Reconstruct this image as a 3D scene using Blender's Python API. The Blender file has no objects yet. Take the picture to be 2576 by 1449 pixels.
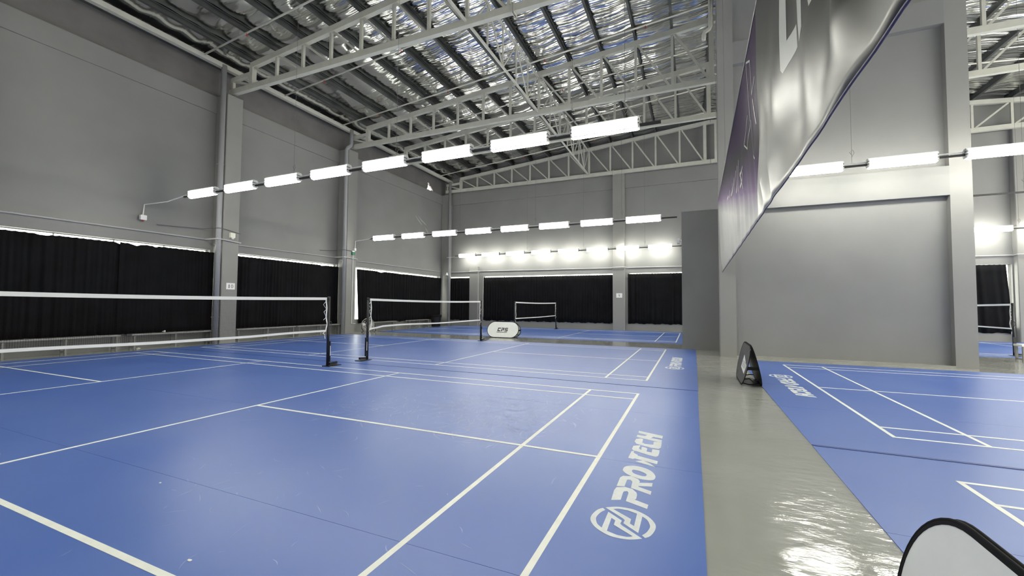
import bpy, bmesh, math, random
from mathutils import Vector, Matrix
from mathutils.geometry import tessellate_polygon
random.seed(7)
C = bpy.context.scene.collection
SC = bpy.context.scene

# ------------------------------------------------------------------ camera, world, exposure
cam_d = bpy.data.cameras.new('camera'); cam = bpy.data.objects.new('camera', cam_d); C.objects.link(cam)
cam_d.sensor_width = 36.0; cam_d.lens = 36.0 * 1052.3 / 2576.0; cam_d.clip_start = .02; cam_d.clip_end = 300
PITCH, ROLL, YAW = 0.0396, -0.007, 0.4089
Rm = Matrix.Rotation(YAW, 4, 'Z') @ Matrix.Rotation(PITCH, 4, 'X') @ Matrix.Rotation(ROLL, 4, 'Y') @ Matrix.Rotation(math.pi/2, 4, 'X')
cam.matrix_world = Matrix.Translation((0.797, -6.981, 1.41)) @ Rm
SC.camera = cam

world = bpy.data.worlds.new('overcast_sky'); SC.world = world; world.use_nodes = True
bg = world.node_tree.nodes['Background']; bg.inputs[0].default_value = (1.0, .97, .86, 1); bg.inputs[1].default_value = 4.0
SC.view_settings.view_transform = 'Standard'; SC.view_settings.look = 'None'
SC.view_settings.exposure = 1.13; SC.view_settings.gamma = 1.0; SC.view_settings.use_curve_mapping = False
LAMP = 16.5                                            # radiance of the fluorescent diffusers

# ------------------------------------------------------------------ materials
def nt(m): return m.node_tree.nodes, m.node_tree.links
def mat(name, col, rough=.5, metal=0., spec=.5, noise=0., nscale=3., bump=0., bscale=40., emit=None, estr=0.):
    m = bpy.data.materials.new(name); m.use_nodes = True; n, l = nt(m)
    b = n['Principled BSDF']; b.inputs['Roughness'].default_value = rough; b.inputs['Metallic'].default_value = metal
    b.inputs['Specular IOR Level'].default_value = spec
    b.inputs['Base Color'].default_value = (*col, 1)
    if emit: b.inputs['Emission Color'].default_value = (*emit, 1); b.inputs['Emission Strength'].default_value = estr
    g = n.new('ShaderNodeNewGeometry')
    if noise > 0:
        t = n.new('ShaderNodeTexNoise'); t.inputs['Scale'].default_value = nscale; t.inputs['Detail'].default_value = 5
        l.new(g.outputs['Position'], t.inputs['Vector'])
        r = n.new('ShaderNodeMapRange'); r.inputs['From Min'].default_value = .3; r.inputs['From Max'].default_value = .7
        r.inputs['To Min'].default_value = 1-noise; r.inputs['To Max'].default_value = 1+noise
        l.new(t.outputs['Fac'], r.inputs['Value'])
        v = n.new('ShaderNodeVectorMath'); v.operation = 'SCALE'; v.inputs[0].default_value = col
        l.new(r.outputs[0], v.inputs['Scale']); l.new(v.outputs[0], b.inputs['Base Color'])
    if bump > 0:
        t2 = n.new('ShaderNodeTexNoise'); t2.inputs['Scale'].default_value = bscale; t2.inputs['Detail'].default_value = 4
        l.new(g.outputs['Position'], t2.inputs['Vector'])
        bp = n.new('ShaderNodeBump'); bp.inputs['Strength'].default_value = bump; bp.inputs['Distance'].default_value = .01
        l.new(t2.outputs['Fac'], bp.inputs['Height']); l.new(bp.outputs[0], b.inputs['Normal'])
    return m
def mapped_noise(n, l, scale3, scale=1., detail=4., rot=0.):
    g = n.new('ShaderNodeNewGeometry'); mp = n.new('ShaderNodeMapping'); mp.inputs['Scale'].default_value = scale3
    mp.inputs['Rotation'].default_value = (0, 0, rot)
    l.new(g.outputs['Position'], mp.inputs['Vector'])
    t = n.new('ShaderNodeTexNoise'); t.inputs['Scale'].default_value = scale; t.inputs['Detail'].default_value = detail
    l.new(mp.outputs[0], t.inputs['Vector']); return t
def ramp(n, l, src, a, b):
    r = n.new('ShaderNodeMapRange'); r.clamp = True; r.inputs['From Min'].default_value = a; r.inputs['From Max'].default_value = b
    l.new(src, r.inputs['Value']); return r.outputs[0]
def math_n(n, l, op, a, b):
    m = n.new('ShaderNodeMath'); m.operation = op
    for i, s in enumerate((a, b)):
        if isinstance(s, (int, float)): m.inputs[i].default_value = s
        else: l.new(s, m.inputs[i])
    return m.outputs[0]

WALL = (.222, .222, .216)
M = {}
M['wall'] = mat('wall_paint', WALL, .62, noise=.05, nscale=.8, bump=.12, bscale=60)
M['wall_dark'] = mat('bare_render', (.15, .145, .14), .8, noise=.12, nscale=1.5, bump=.25, bscale=30)
M['pillar'] = mat('pillar_paint', (.245, .242, .23), .6, noise=.04, nscale=1., bump=.1, bscale=60)
M['truss'] = mat('truss_paint', (.50, .50, .435), .55, noise=.06, nscale=4.)
M['purlin'] = mat('purlin_galvanised', (.10, .105, .10), .5, metal=.5, noise=.25, nscale=2.)
M['pipe'] = mat('pipe_white', (.72, .71, .62), .4)
M['pipe_grey'] = mat('pipe_grey', (.30, .305, .31), .45)
M['conduit'] = mat('conduit_grey', (.42, .42, .42), .4)
M['black'] = mat('black_metal', (.006, .006, .008), .45)
M['black_cloth'] = mat('black_trim', (.006, .006, .007), .8, spec=.2)
M['line'] = mat('court_line_paint', (.80, .82, .74), .5, noise=.05, nscale=9.)
M['logo'] = mat('logo_paint', (.66, .70, .70), .5, noise=.06, nscale=20.)
M['tape'] = mat('net_tape', (.80, .80, .76), .7)
M['net'] = mat('net_cord', (.012, .007, .008), .9, spec=.1)
M['white_fabric'] = mat('sign_fabric', (.82, .84, .82), .6, noise=.03, nscale=6.)
M['print_black'] = mat('print_black', (.012, .012, .014), .6)
M['print_grey'] = mat('print_grey', (.16, .16, .16), .6)
M['grey_fabric'] = mat('dark_fabric', (.060, .058, .056), .5, noise=.2, nscale=9.)
M['card'] = mat('card_white', (.78, .78, .76), .5)
M['plastic'] = mat('box_plastic', (.70, .70, .60), .45)
M['red'] = mat('red_plastic', (.45, .03, .02), .4)
M['green'] = mat('green_plastic', (.02, .16, .08), .4)
M['bench'] = mat('bench_steel', (.32, .32, .30), .45, metal=.2, noise=.08, nscale=5.)
M['bench_leg'] = mat('bench_leg_steel', (.22, .22, .21), .5)
M['steel'] = mat('fan_steel', (.45, .45, .43), .35, metal=.8)
M['fixture'] = mat('fixture_white', (.75, .75, .72), .4)
M['dark_slot'] = mat('socket_black', (.02, .02, .02), .5)
M['glass'] = mat('window_glass', (.9, .95, .95), .02, spec=.5)
_b = M['glass'].node_tree.nodes['Principled BSDF']; _b.inputs['Transmission Weight'].default_value = 1.0; _b.inputs['IOR'].default_value = 1.05
M['frame'] = mat('window_frame', (.55, .55, .52), .5)
M['cork'] = mat('cork', (.75, .72, .62), .6)
M['scrap'] = mat('feather_white', (.8, .8, .76), .8)
M['wire'] = mat('thin_wire', (.12, .12, .12), .5)
M['lamp_down'] = mat('fluorescent_lower_lens', (.9, .9, .85), .5, emit=(1.0, .985, .90), estr=LAMP*1.6)
M['lamp'] = mat('fluorescent_diffuser', (.9, .9, .85), .5, emit=(1.0, .985, .90), estr=LAMP)

# black pleated curtain cloth
M['curtain'] = mat('curtain_cloth', (.0045, .0047, .0058), .85, spec=.15, noise=.35, nscale=2.)

# grey epoxy floor: glossy, wavy
def epoxy():
    m = mat('epoxy_floor', (.30, .305, .28), .1); n, l = nt(m); b = n['Principled BSDF']
    t = mapped_noise(n, l, (1, 1, 1), .9, 6); f = ramp(n, l, t.outputs['Fac'], .3, .7)
    mx = n.new('ShaderNodeMix'); mx.data_type = 'RGBA'; mx.inputs['A'].default_value = (.30, .305, .275, 1); mx.inputs['B'].default_value = (.345, .35, .32, 1)
    l.new(f, mx.inputs['Factor']); l.new(mx.outputs['Result'], b.inputs['Base Color'])
    s = mapped_noise(n, l, (2, 9, 1), 2.2, 4, .5); rf = ramp(n, l, s.outputs['Fac'], .35, .75)
    l.new(math_n(n, l, 'ADD', math_n(n, l, 'MULTIPLY', rf, .12), .07), b.inputs['Roughness'])
    w = mapped_noise(n, l, (1.0, 1.9, 1), 6., 4, -.2); w2 = mapped_noise(n, l, (1, 1, 1), 1.3, 3)
    pm = mapped_noise(n, l, (1, 1, 1), .8, 3); pk = math_n(n, l, 'ADD', math_n(n, l, 'MULTIPLY', ramp(n, l, pm.outputs['Fac'], .40, .58), .34), .06)
    h = math_n(n, l, 'ADD', math_n(n, l, 'MULTIPLY', w.outputs['Fac'], pk), w2.outputs['Fac'])
    bp = n.new('ShaderNodeBump'); bp.inputs['Strength'].default_value = .8; bp.inputs['Distance'].default_value = .02
    l.new(h, bp.inputs['Height']); l.new(bp.outputs[0], b.inputs['Normal'])
    return m
M['epoxy'] = epoxy()

# blue sports mat with scuff scratches worn in at the service corners
def sport_mat():
    m = mat('blue_sport_mat', (.075, .135, .40), .36); n, l = nt(m); b = n['Principled BSDF']
    big = mapped_noise(n, l, (1, 1, 1), .55, 4); f = ramp(n, l, big.outputs['Fac'], .3, .7)
    mx = n.new('ShaderNodeMix'); mx.data_type = 'RGBA'
    mx.inputs['A'].default_value = (.064, .136, .44, 1); mx.inputs['B'].default_value = (.092, .168, .46, 1)
    l.new(f, mx.inputs['Factor'])
    l.new(mx.outputs['Result'], b.inputs['Base Color'])
    fn = mapped_noise(n, l, (1, 1, 1), 220., 2); wv = mapped_noise(n, l, (1, 1, 1), 2.6, 3)
    h = math_n(n, l, 'ADD', math_n(n, l, 'MULTIPLY', fn.outputs['Fac'], .012), math_n(n, l, 'MULTIPLY', wv.outputs['Fac'], .25))
    bp = n.new('ShaderNodeBump'); bp.inputs['Strength'].default_value = .22; bp.inputs['Distance'].default_value = .012
    l.new(h, bp.inputs['Height']); l.new(bp.outputs[0], b.inputs['Normal'])
    return m
M['mat'] = sport_mat()

# crinkled reflective foil under the roof sheets
def foil():
    m = mat('roof_foil', (.62, .63, .62), .13, metal=1.); n, l = nt(m); b = n['Principled BSDF']
    a = mapped_noise(n, l, (.14, 1.9, .14), 1.7, 2.5, .05); c = mapped_noise(n, l, (.4, 6.5, .4), 1.4, 2, -.04)
    h = math_n(n, l, 'ADD', a.outputs['Fac'], math_n(n, l, 'MULTIPLY', c.outputs['Fac'], .16))
    gx = n.new('ShaderNodeNewGeometry'); sx = n.new('ShaderNodeSeparateXYZ'); l.new(gx.outputs['Position'], sx.inputs[0])
    wobx = mapped_noise(n, l, (1, 1, 1), .35, 2); tight = ramp(n, l, math_n(n, l, 'ADD', sx.outputs['X'], math_n(n, l, 'MULTIPLY', wobx.outputs['Fac'], 6.)), -8.5, -3.5)
    h = math_n(n, l, 'MULTIPLY', h, math_n(n, l, 'ADD', math_n(n, l, 'MULTIPLY', tight, .8), .2))     # stretched tighter towards the eave
    bp = n.new('ShaderNodeBump'); bp.inputs['Strength'].default_value = .7; bp.inputs['Distance'].default_value = .17
    l.new(h, bp.inputs['Height']); l.new(bp.outputs[0], b.inputs['Normal'])
    d = mapped_noise(n, l, (1, 1, 1), .5, 4); f = ramp(n, l, d.outputs['Fac'], .35, .7)
    mx = n.new('ShaderNodeMix'); mx.data_type = 'RGBA'; mx.inputs['A'].default_value = (.80, .81, .80, 1); mx.inputs['B'].default_value = (.60, .61, .60, 1)
    l.new(f, mx.inputs['Factor']); l.new(mx.outputs['Result'], b.inputs['Base Color'])
    return m
M['foil'] = foil()

# printed banner vinyl: dark at the top, silver white towards the bottom, one with a purple band
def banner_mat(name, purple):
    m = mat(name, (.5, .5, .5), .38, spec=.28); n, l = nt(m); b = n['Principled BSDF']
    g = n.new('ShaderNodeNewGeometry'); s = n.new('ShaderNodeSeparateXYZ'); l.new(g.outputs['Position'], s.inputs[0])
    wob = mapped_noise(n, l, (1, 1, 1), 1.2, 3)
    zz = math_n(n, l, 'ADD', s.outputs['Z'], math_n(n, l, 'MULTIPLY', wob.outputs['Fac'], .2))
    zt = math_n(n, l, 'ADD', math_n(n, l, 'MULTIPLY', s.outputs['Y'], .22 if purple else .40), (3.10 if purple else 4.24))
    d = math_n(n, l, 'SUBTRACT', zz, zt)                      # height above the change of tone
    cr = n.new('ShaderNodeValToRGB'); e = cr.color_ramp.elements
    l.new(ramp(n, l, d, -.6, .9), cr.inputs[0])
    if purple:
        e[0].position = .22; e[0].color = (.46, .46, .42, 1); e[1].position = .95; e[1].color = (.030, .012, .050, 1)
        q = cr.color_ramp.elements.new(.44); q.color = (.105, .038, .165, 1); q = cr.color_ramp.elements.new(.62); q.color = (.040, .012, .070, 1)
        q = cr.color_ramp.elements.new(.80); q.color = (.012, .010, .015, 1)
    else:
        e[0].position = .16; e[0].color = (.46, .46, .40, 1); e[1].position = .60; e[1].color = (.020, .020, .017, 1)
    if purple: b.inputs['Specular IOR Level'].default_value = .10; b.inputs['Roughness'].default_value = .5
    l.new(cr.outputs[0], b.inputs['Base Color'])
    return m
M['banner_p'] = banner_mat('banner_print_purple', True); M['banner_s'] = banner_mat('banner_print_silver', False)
M['banner_hem'] = mat('banner_hem', (.03, .02, .09), .5)
M['banner_text'] = mat('banner_lettering', (.46, .47, .43), .4)

# ------------------------------------------------------------------ mesh building
class MB:
    def __init__(s): s.v = []; s.f = []
    def add(s, vs, fs):
        o = len(s.v); s.v += [tuple(p) for p in vs]; s.f += [tuple(i+o for i in f) for f in fs]; return s
    def box(s, x0, x1, y0, y1, z0, z1):
        return s.add([(x0,y0,z0),(x1,y0,z0),(x1,y1,z0),(x0,y1,z0),(x0,y0,z1),(x1,y0,z1),(x1,y1,z1),(x0,y1,z1)],
                     [(0,3,2,1),(4,5,6,7),(0,1,5,4),(1,2,6,5),(2,3,7,6),(3,0,4,7)])
    def bar(s, p, q, w, h, up=(0,0,1)):
        p = Vector(p); q = Vector(q); d = (q-p).normalized(); u = Vector(up)
        if abs(d.dot(u)) > .99: u = Vector((0,1,0))
        a = d.cross(u).normalized()*w/2; b = a.cross(d).normalized()*h/2
        vs = [p-a-b, p+a-b, p+a+b, p-a+b, q-a-b, q+a-b, q+a+b, q-a+b]
        return s.add(vs, [(0,1,2,3),(7,6,5,4),(0,4,5,1),(1,5,6,2),(2,6,7,3),(3,7,4,0)])
    def tube(s, pts, r, n=8, closed=False):
        pts = [Vector(p) for p in pts]; rs = r if isinstance(r, (list, tuple)) else [r]*len(pts); rings = []
        N = len(pts); prev = None
        for i, p in enumerate(pts):
            a = pts[(i-1) % N] if (closed or i) else p; b = pts[(i+1) % N] if (closed or i < N-1) else p
            d = (b-a).normalized(); u = Vector((0,0,1)) if abs(d.z) < .95 else Vector((0,1,0))
            if prev is not None: u = prev
            x = d.cross(u); x = x.normalized() if x.length > 1e-6 else Vector((1,0,0)); y = x.cross(d); prev = y
            rings.append([p + (x*math.cos(t)+y*math.sin(t))*rs[i] for t in [2*math.pi*k/n for k in range(n)]])
        vs = [q for R in rings for q in R]; fs = []
        for i in range(N if closed else N-1):
            j = (i+1) % N
            fs += [(i*n+k, i*n+(k+1) % n, j*n+(k+1) % n, j*n+k) for k in range(n)]
        if not closed: fs += [tuple(range(n))[::-1], tuple((N-1)*n+k for k in range(n))]
        return s.add(vs, fs)
    def lathe(s, prof, c, n=16, axis='z'):
        vs = []; fs = []
        for r, h in prof:
            for k in range(n):
                t = 2*math.pi*k/n; a, b = r*math.cos(t), r*math.sin(t)
                vs.append((c[0]+a, c[1]+b, c[2]+h) if axis == 'z' else ((c[0]+h, c[1]+a, c[2]+b) if axis == 'x' else (c[0]+a, c[1]+h, c[2]+b)))
        for i in range(len(prof)-1): fs += [(i*n+k, i*n+(k+1) % n, (i+1)*n+(k+1) % n, (i+1)*n+k) for k in range(n)]
        fs += [tuple(range(n))[::-1], tuple((len(prof)-1)*n+k for k in range(n))]
        return s.add(vs, fs)
    def prism(s, loops, fn, t):
        """outline loops (first outer, then holes) in 2d, fn(a, b, h) -> point, thickness t"""
        pts = [p for L in loops for p in L]; n = len(pts)
        tri = tessellate_polygon([[Vector((a, b, 0)) for a, b in L] for L in loops])
        vs = [fn(a, b, 0) for a, b in pts] + [fn(a, b, t) for a, b in pts]
        fs = [tuple(x) for x in tri] + [tuple(i+n for i in reversed(x)) for x in tri]
        o = 0
        for L in loops:
            m = len(L); fs += [(o+i, o+(i+1) % m, n+o+(i+1) % m, n+o+i) for i in range(m)]; o += m
        return s.add(vs, fs)
    def build(s, name, material, parent=None, smooth=False, fix=False, at=None):
        me = bpy.data.meshes.new(name); v = s.v
        if parent is not None: o0 = wloc(parent)
        elif at is not None: o0 = Vector(at)
        else:
            xs, ys, zs = zip(*v); o0 = Vector(((min(xs)+max(xs))/2, (min(ys)+max(ys))/2, min(zs)))
        me.from_pydata([(p[0]-o0.x, p[1]-o0.y, p[2]-o0.z) for p in v], [], s.f); me.update()
        bm = bmesh.new(); bm.from_mesh(me); bmesh.ops.recalc_face_normals(bm, faces=bm.faces); bm.to_mesh(me); bm.free()
        if smooth:
            for p in me.polygons: p.use_smooth = True
        me.materials.append(M[material] if isinstance(material, str) else material)
        o = bpy.data.objects.new(name, me); C.objects.link(o)
        if parent is not None: o.parent = parent
        else: o.location = o0
        return o
def wloc(o):
    p = Vector((0,0,0))
    while o is not None: p += o.location; o = o.parent
    return p
def tag(o, label=None, cat=None, group=None, kind=None):
    if label: o['label'] = label
    if cat: o['category'] = cat
    if group: o['group'] = group
    if kind: o['kind'] = kind
    return o
def thing(name, loc, label, cat, group=None):
    o = bpy.data.objects.new(name, None); C.objects.link(o); o.location = loc; o.empty_display_size = .1
    return tag(o, label, cat, group)
def copy_tree(o, parent=None, loc=None):
    c = o.copy(); C.objects.link(c); c.parent = parent
    if loc is not None: c.location = loc
    for ch in list(o.children): copy_tree(ch, c)
    return c
def struct(o, label=None): return tag(o, label, None, None, 'structure')
def box(name, m, parent, *a): return MB().box(*a).build(name, m, parent)

# ------------------------------------------------------------------ shell of the hall
XL, XR, YB, YF = -14.8, 18.2, 17.4, -12.0             # inner faces of the outer walls
RIDGE = 1.7
def zc(x): return 9.75 + .0884*((x if x <= RIDGE else 2*RIDGE-x)+13.3)     # centre height of the top chords
struct(box('floor', 'epoxy', None, XL-.5, XR+.5, YF-.5, YB+.5, -.15, 0), 'glossy grey epoxy floor of the badminton hall')

SILL, HEAD = .60, 3.255
def wall_openings(mb, fn, a0, a1, wins, ztop, t):
    """wall slab along a in [a0,a1]; fn(a,b,h) point; window openings cut out"""
    loops = [[(a0, 0), (a1, 0), (a1, ztop), (a0, ztop)]] + [[(w0, SILL), (w0, HEAD), (w1, HEAD), (w1, SILL)] for w0, w1 in wins]
    mb.prism(loops, fn, t)
left_wins = [(-9.0, -3.75), (-2.95, 2.22), (2.95, 7.93), (9.04, 16.75)]
back_wins = [(-14.62, -12.78), (-11.80, -3.42), (-2.52, 1.2), (4.6, 8.8), (9.3, 13.06), (14.0, 17.4)]
wl = MB(); wall_openings(wl, lambda a, b, h: (XL-h, a, b), YF-.3, YB+.3, left_wins, 8.75, .22)
wall_left = struct(wl.build('wall_left', 'wall'), 'grey painted left wall with curtained window openings')
# upper band, set back, unpainted, with a broken hole near the corner
hole = [(15.27, 8.80), (15.36, 8.93), (15.40, 9.14), (15.33, 9.22), (15.42, 9.27), (15.52, 9.22), (15.56, 9.06), (15.66, 9.12), (15.78, 9.0), (15.92, 8.92), (15.97, 8.79), (15.82, 8.86), (15.62, 8.80), (15.45, 8.83)]
MB().prism([[(YF-.3, 8.75), (YB+.3, 8.75), (YB+.3, 9.92), (YF-.3, 9.92)], hole], lambda a, b, h: (XL-.06-h, a, b), .1).build('upper_band', 'wall_dark', wall_left)
box('ring_beam', 'wall', wall_left, XL, XL+.05, YF, YB, 8.15, 8.75)
lt = MB(); wall_openings(lt, lambda a, b, h: (XL+h, a, b), YF, YB, left_wins, 3.75, .045); lt.build('lower_lining', 'wall', wall_left)

M['scrape'] = mat('bare_plaster', (.36, .38, .37), .8)
for P_ in ([(14.0, 6.86), (14.25, 6.70), (14.55, 6.52), (14.72, 6.40), (14.70, 6.36), (14.42, 6.50), (14.12, 6.72)], [(14.25, 6.92), (14.6, 6.72), (15.0, 6.55), (15.2, 6.42), (15.05, 6.45), (14.6, 6.62)], [(15.0, 6.30), (15.22, 6.16), (15.4, 5.98), (15.34, 5.96), (15.1, 6.2)]):
    MB().prism([P_], lambda a, b, h: (XL+h, a, b), .004).build('paint_scrape', 'scrape', wall_left)
wb = MB(); wall_openings(wb, lambda a, b, h: (a, YB+h, b), XL-.3, XR+.3, back_wins, 11.6, .22)
wall_back = struct(wb.build('wall_back', 'wall'), 'grey painted far wall with curtained window openings')
box('ring_beam', 'wall', wall_back, XL, XR, YB-.10, YB, 8.12, 8.93)
bt = MB(); wall_openings(bt, lambda a, b, h: (a, YB-h, b), XL, XR, back_wins, 3.86, .045); bt.build('lower_lining', 'wall', wall_back)
right_loops = [[(YF, 0), (YB, 0), (YB, 9.95), (YF, 9.95)]]
for a in (-11.4, -7.6, -3.8, 0.0, 3.8, 7.6, 11.4):  # out-of-view window openings, added to let in fill daylight for even walls
    right_loops += [[(a, z0), (a, z1), (a+3.2, z1), (a+3.2, z0)] for z0, z1 in ((.6, 3.4), (5.0, 8.2))]
struct(MB().prism(right_loops, lambda a, b, h: (XR+h, a, b), .2).build('wall_right', 'wall'), 'grey painted outer wall of the right hall with open windows added for fill daylight')
struct(box('wall_front', 'wall', None, XL-.3, XR+.3, YF-.2, YF, 0, 11.6), 'grey wall closing the hall at the near end')

# windows: frame and panes in every opening
n = 0
for axis, wins in (('x', left_wins), ('y', back_wins)):
    for a0, a1 in wins:
        n += 1; f = MB(); k = max(2, round((a1-a0)/1.3)); t = .03
        P = (lambda a, b: (XL-.14, a, b)) if axis == 'x' else (lambda a, b: (a, YB+.14, b))
        for i in range(k+1):
            a = a0+t+(a1-a0-2*t)*i/k; f.bar(P(a, SILL), P(a, HEAD), .03, .03)
        for z in (SILL+.012, HEAD-.012): f.bar(P(a0, z), P(a1, z), .024, .024)
        w = struct(f.build('window_%d' % n, 'frame'), 'window behind the black curtains')
        for i in range(k):
            b0 = a0+t+(a1-a0-2*t)*i/k+.025; b1 = a0+t+(a1-a0-2*t)*(i+1)/k-.025
            g = MB()
            if axis == 'x': g.box(XL-.143, XL-.137, b0, b1, SILL+.024, HEAD-.024)
            else: g.box(b0, b1, YB+.137, YB+.143, SILL+.024, HEAD-.024)
            g.build('pane', 'glass', w)

# roof: crinkled foil underside over both slopes, with the purlins
def foil_mesh(x0, x1, y0, y1, nx, ny):
    mb = MB(); vs = []; fs = []
    rnd = random.Random(3); ph = [(rnd.uniform(.3, 1.1), rnd.uniform(2.5, 9), rnd.uniform(0, 6.3), rnd.uniform(.003, .008)) for _ in range(14)]
    for j in range(ny+1):
        y = y0+(y1-y0)*j/ny
        for i in range(nx+1):
            x = x0+(x1-x0)*i/nx
            u = ((x+13.35)/1.232) % 1.0
            z = zc(x)+.315-.05*math.sin(math.pi*u)**2
            z += sum(a*math.sin(p*x*.8+q*y+f+.6*math.sin(x*.7+f)) for p, q, f, a in ph)*(.25+.75*math.sin(math.pi*u)**2)
            vs.append((x, y, z))
    for j in range(ny):
        for i in range(nx): a = j*(nx+1)+i; fs.append((a, a+1, a+nx+2, a+nx+1))
    return mb.add(vs, fs)
ceiling = struct(foil_mesh(XL-.4, RIDGE, YF-.3, YB+.3, 70, 330).build('ceiling', 'foil', smooth=True), 'roof underside lined with crinkled silver insulation foil')
foil_mesh(RIDGE, XR+.4, YF-.3, YB+.3, 70, 330).build('foil_slope', 'foil', ceiling, smooth=True)
def purlin_mesh(L):
    mb = MB(); mb.box(-.004, .004, 0, L, 0, .2); mb.box(0, .075, 0, L, 0, .006); mb.box(0, .075, 0, L, .194, .2); mb.box(.069, .075, 0, L, 0, .022); mb.box(.069, .075, 0, L, .178, .2)
    return mb
pur0 = purlin_mesh(YB-YF).build('purlin', 'purlin', at=(0, 0, 0))
oc = wloc(ceiling); xs = [-13.35+1.232*k for k in range(13)]
xs_all = xs + [2*RIDGE-x for x in xs]
for i, x in enumerate(xs_all):
    o = pur0 if i == 0 else pur0.copy()
    if i: C.objects.link(o)
    o.parent = ceiling; o.location = Vector((x-.03, YF, zc(x)+.095))-oc
    o.rotation_euler = (0, -math.atan(.0884) if x < RIDGE else math.atan(.0884), 0)
# eave strut and box gutter edge on the left wall
MB().bar((-14.28, YF, 9.70), (-14.28, YB, 9.70), .16, .16).build('eave_beam', 'truss', wall_left)
MB().box(-14.72, -14.42, YF, YB, 9.74, 9.80).build('eave_soffit', 'purlin', wall_left)

# pillars on the left wall
def pillar(name, x0, x1, y0, y1, h, m='pillar', ch=.02, label=None):
    P = [(x0+ch, y0), (x1-ch, y0), (x1, y0+ch), (x1, y1-ch), (x1-ch, y1), (x0+ch, y1), (x0, y1-ch), (x0, y0+ch)]
    return struct(MB().prism([P], lambda a, b, t: (a, b, t), h).build(name, m), label)
n = 0
for (y0, y1) in ((-3.55, -3.0), (2.30, 2.86), (7.96, 8.58)):
    n += 1; pillar('trim_%d' % n, XL, -14.2, y0, y1, 8.78, label='grey concrete pillar standing against the left wall')
pillar('trim_4', XL, -14.25, 16.95, YB, 8.78, label='grey corner pillar between left and far walls')
pillar('trim_5', -3.40, -2.74, 17.10, YB, 8.95, label='tall grey pillar on the far wall carrying a number card')
pillar('trim_6', -12.76, -12.10, 17.20, YB, 3.87, label='short grey pillar on the far wall below the ledge')
pillar('trim_7', 13.10, 13.55, 17.10, YB, 8.95, label='grey pillar on the far wall of the right hall')

# partition: two columns, recessed panels, beams
part = struct(box('wall_partition', 'wall', None, 1.89, 6.40, 6.30, 6.50, 0, 11.3), 'grey partition wall with recessed panels behind the right court')
MB().prism([[(1.49, 6.13), (1.89, 6.13), (1.89, 6.63), (1.49, 6.63)]], lambda a, b, t: (a, b, t), 11.35).build('column', 'pillar', part)
MB().prism([[(6.40, 6.13), (6.80, 6.13), (6.80, 6.63), (6.40, 6.63)]], lambda a, b, t: (a, b, t), 10.9).build('column', 'pillar', part)
box('beam', 'wall', part, 1.89, 6.40, 6.13, 6.60, 4.08, 4.78)
box('beam', 'wall', part, 1.89, 6.40, 6.13, 6.60, 8.26, 8.90)
box('kerb', 'epoxy', part, 1.89, 6.40, 6.13, 6.30, 0, .05)
# low wall block behind the aisle
struct(box('wall_aisle', 'wall', None, .46, 4.2, 7.85, 9.4, 0, 4.52), 'low grey wall block closing the aisle')

# ------------------------------------------------------------------ court mats
LOGO = {
'P': [[(-0.125,-0.82),(-0.133,-0.646),(-0.125,-0.589),(-0.066,-0.557),(-0.008,-0.572),(0.029,-0.625),(0.037,-0.663),(0.038,-0.728),(0.03,-0.747),(0.128,-0.788),(0.127,-0.854),(-0.025,-0.795),(-0.026,-0.649),(-0.039,-0.625),(-0.061,-0.64),(-0.065,-0.659),(-0.062,-0.791)]],
'R': [[(-0.128,-0.569),(-0.129,-0.391),(-0.112,-0.347),(-0.048,-0.328),(0.012,-0.367),(0.029,-0.408),(0.025,-0.434),(0.124,-0.394),(0.125,-0.464),(0.027,-0.497),(0.031,-0.513),(0.129,-0.554),(0.128,-0.618),(-0.021,-0.555),(-0.026,-0.433),(-0.045,-0.403),(-0.068,-0.407),(-0.071,-0.424),(-0.071,-0.549)]],
'O': [[(-0.134,-0.203),(-0.13,-0.149),(-0.1,-0.108),(-0.04,-0.085),(0.04,-0.106),(0.098,-0.159),(0.13,-0.233),(0.134,-0.292),(0.121,-0.333),(0.087,-0.353),(0.029,-0.355),(-0.04,-0.33),(-0.099,-0.284),(-0.129,-0.234)],
      [(-0.057,-0.223),(-0.058,-0.19),(-0.037,-0.176),(0.019,-0.195),(0.061,-0.233),(0.063,-0.263),(0.054,-0.284),(0.022,-0.286),(-0.034,-0.261)]],
'slash': [[(-0.068,0.031),(0.004,0.076),(0.067,0.022),(0.115,-0.042)]],
'T': [[(-0.132,0.09),(-0.127,0.288),(-0.105,0.295),(-0.101,0.244),(-0.058,0.202),(-0.06,0.183),(0.125,0.114),(0.125,0.034),(-0.074,0.098),(-0.089,0.079)]],
'E': [[(-0.133,0.357),(-0.13,0.453),(-0.069,0.493),(-0.071,0.391),(-0.045,0.354),(-0.051,0.453),(-0.01,0.442),(0.005,0.42),(0.006,0.335),(0.053,0.323),(0.052,0.427),(0.119,0.42),(0.122,0.333),(0.117,0.25),(0.099,0.221),(0.039,0.241),(-0.077,0.297),(-0.114,0.308)]],
'C': [[(-0.137,0.6),(-0.133,0.684),(-0.09,0.721),(-0.065,0.709),(-0.061,0.587),(-0.031,0.554),(0.049,0.566),(0.045,0.668),(0.122,0.677),(0.125,0.504),(0.106,0.458),(0.036,0.464),(-0.075,0.509),(-0.114,0.531)]],
'H': [[(-0.136,0.911),(-0.14,0.995),(0.118,0.909),(0.118,0.81),(0.027,0.836),(0.008,0.783),(0.118,0.76),(0.12,0.661),(-0.137,0.761),(-0.137,0.838),(-0.058,0.822),(-0.039,0.876)]],
}
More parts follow.
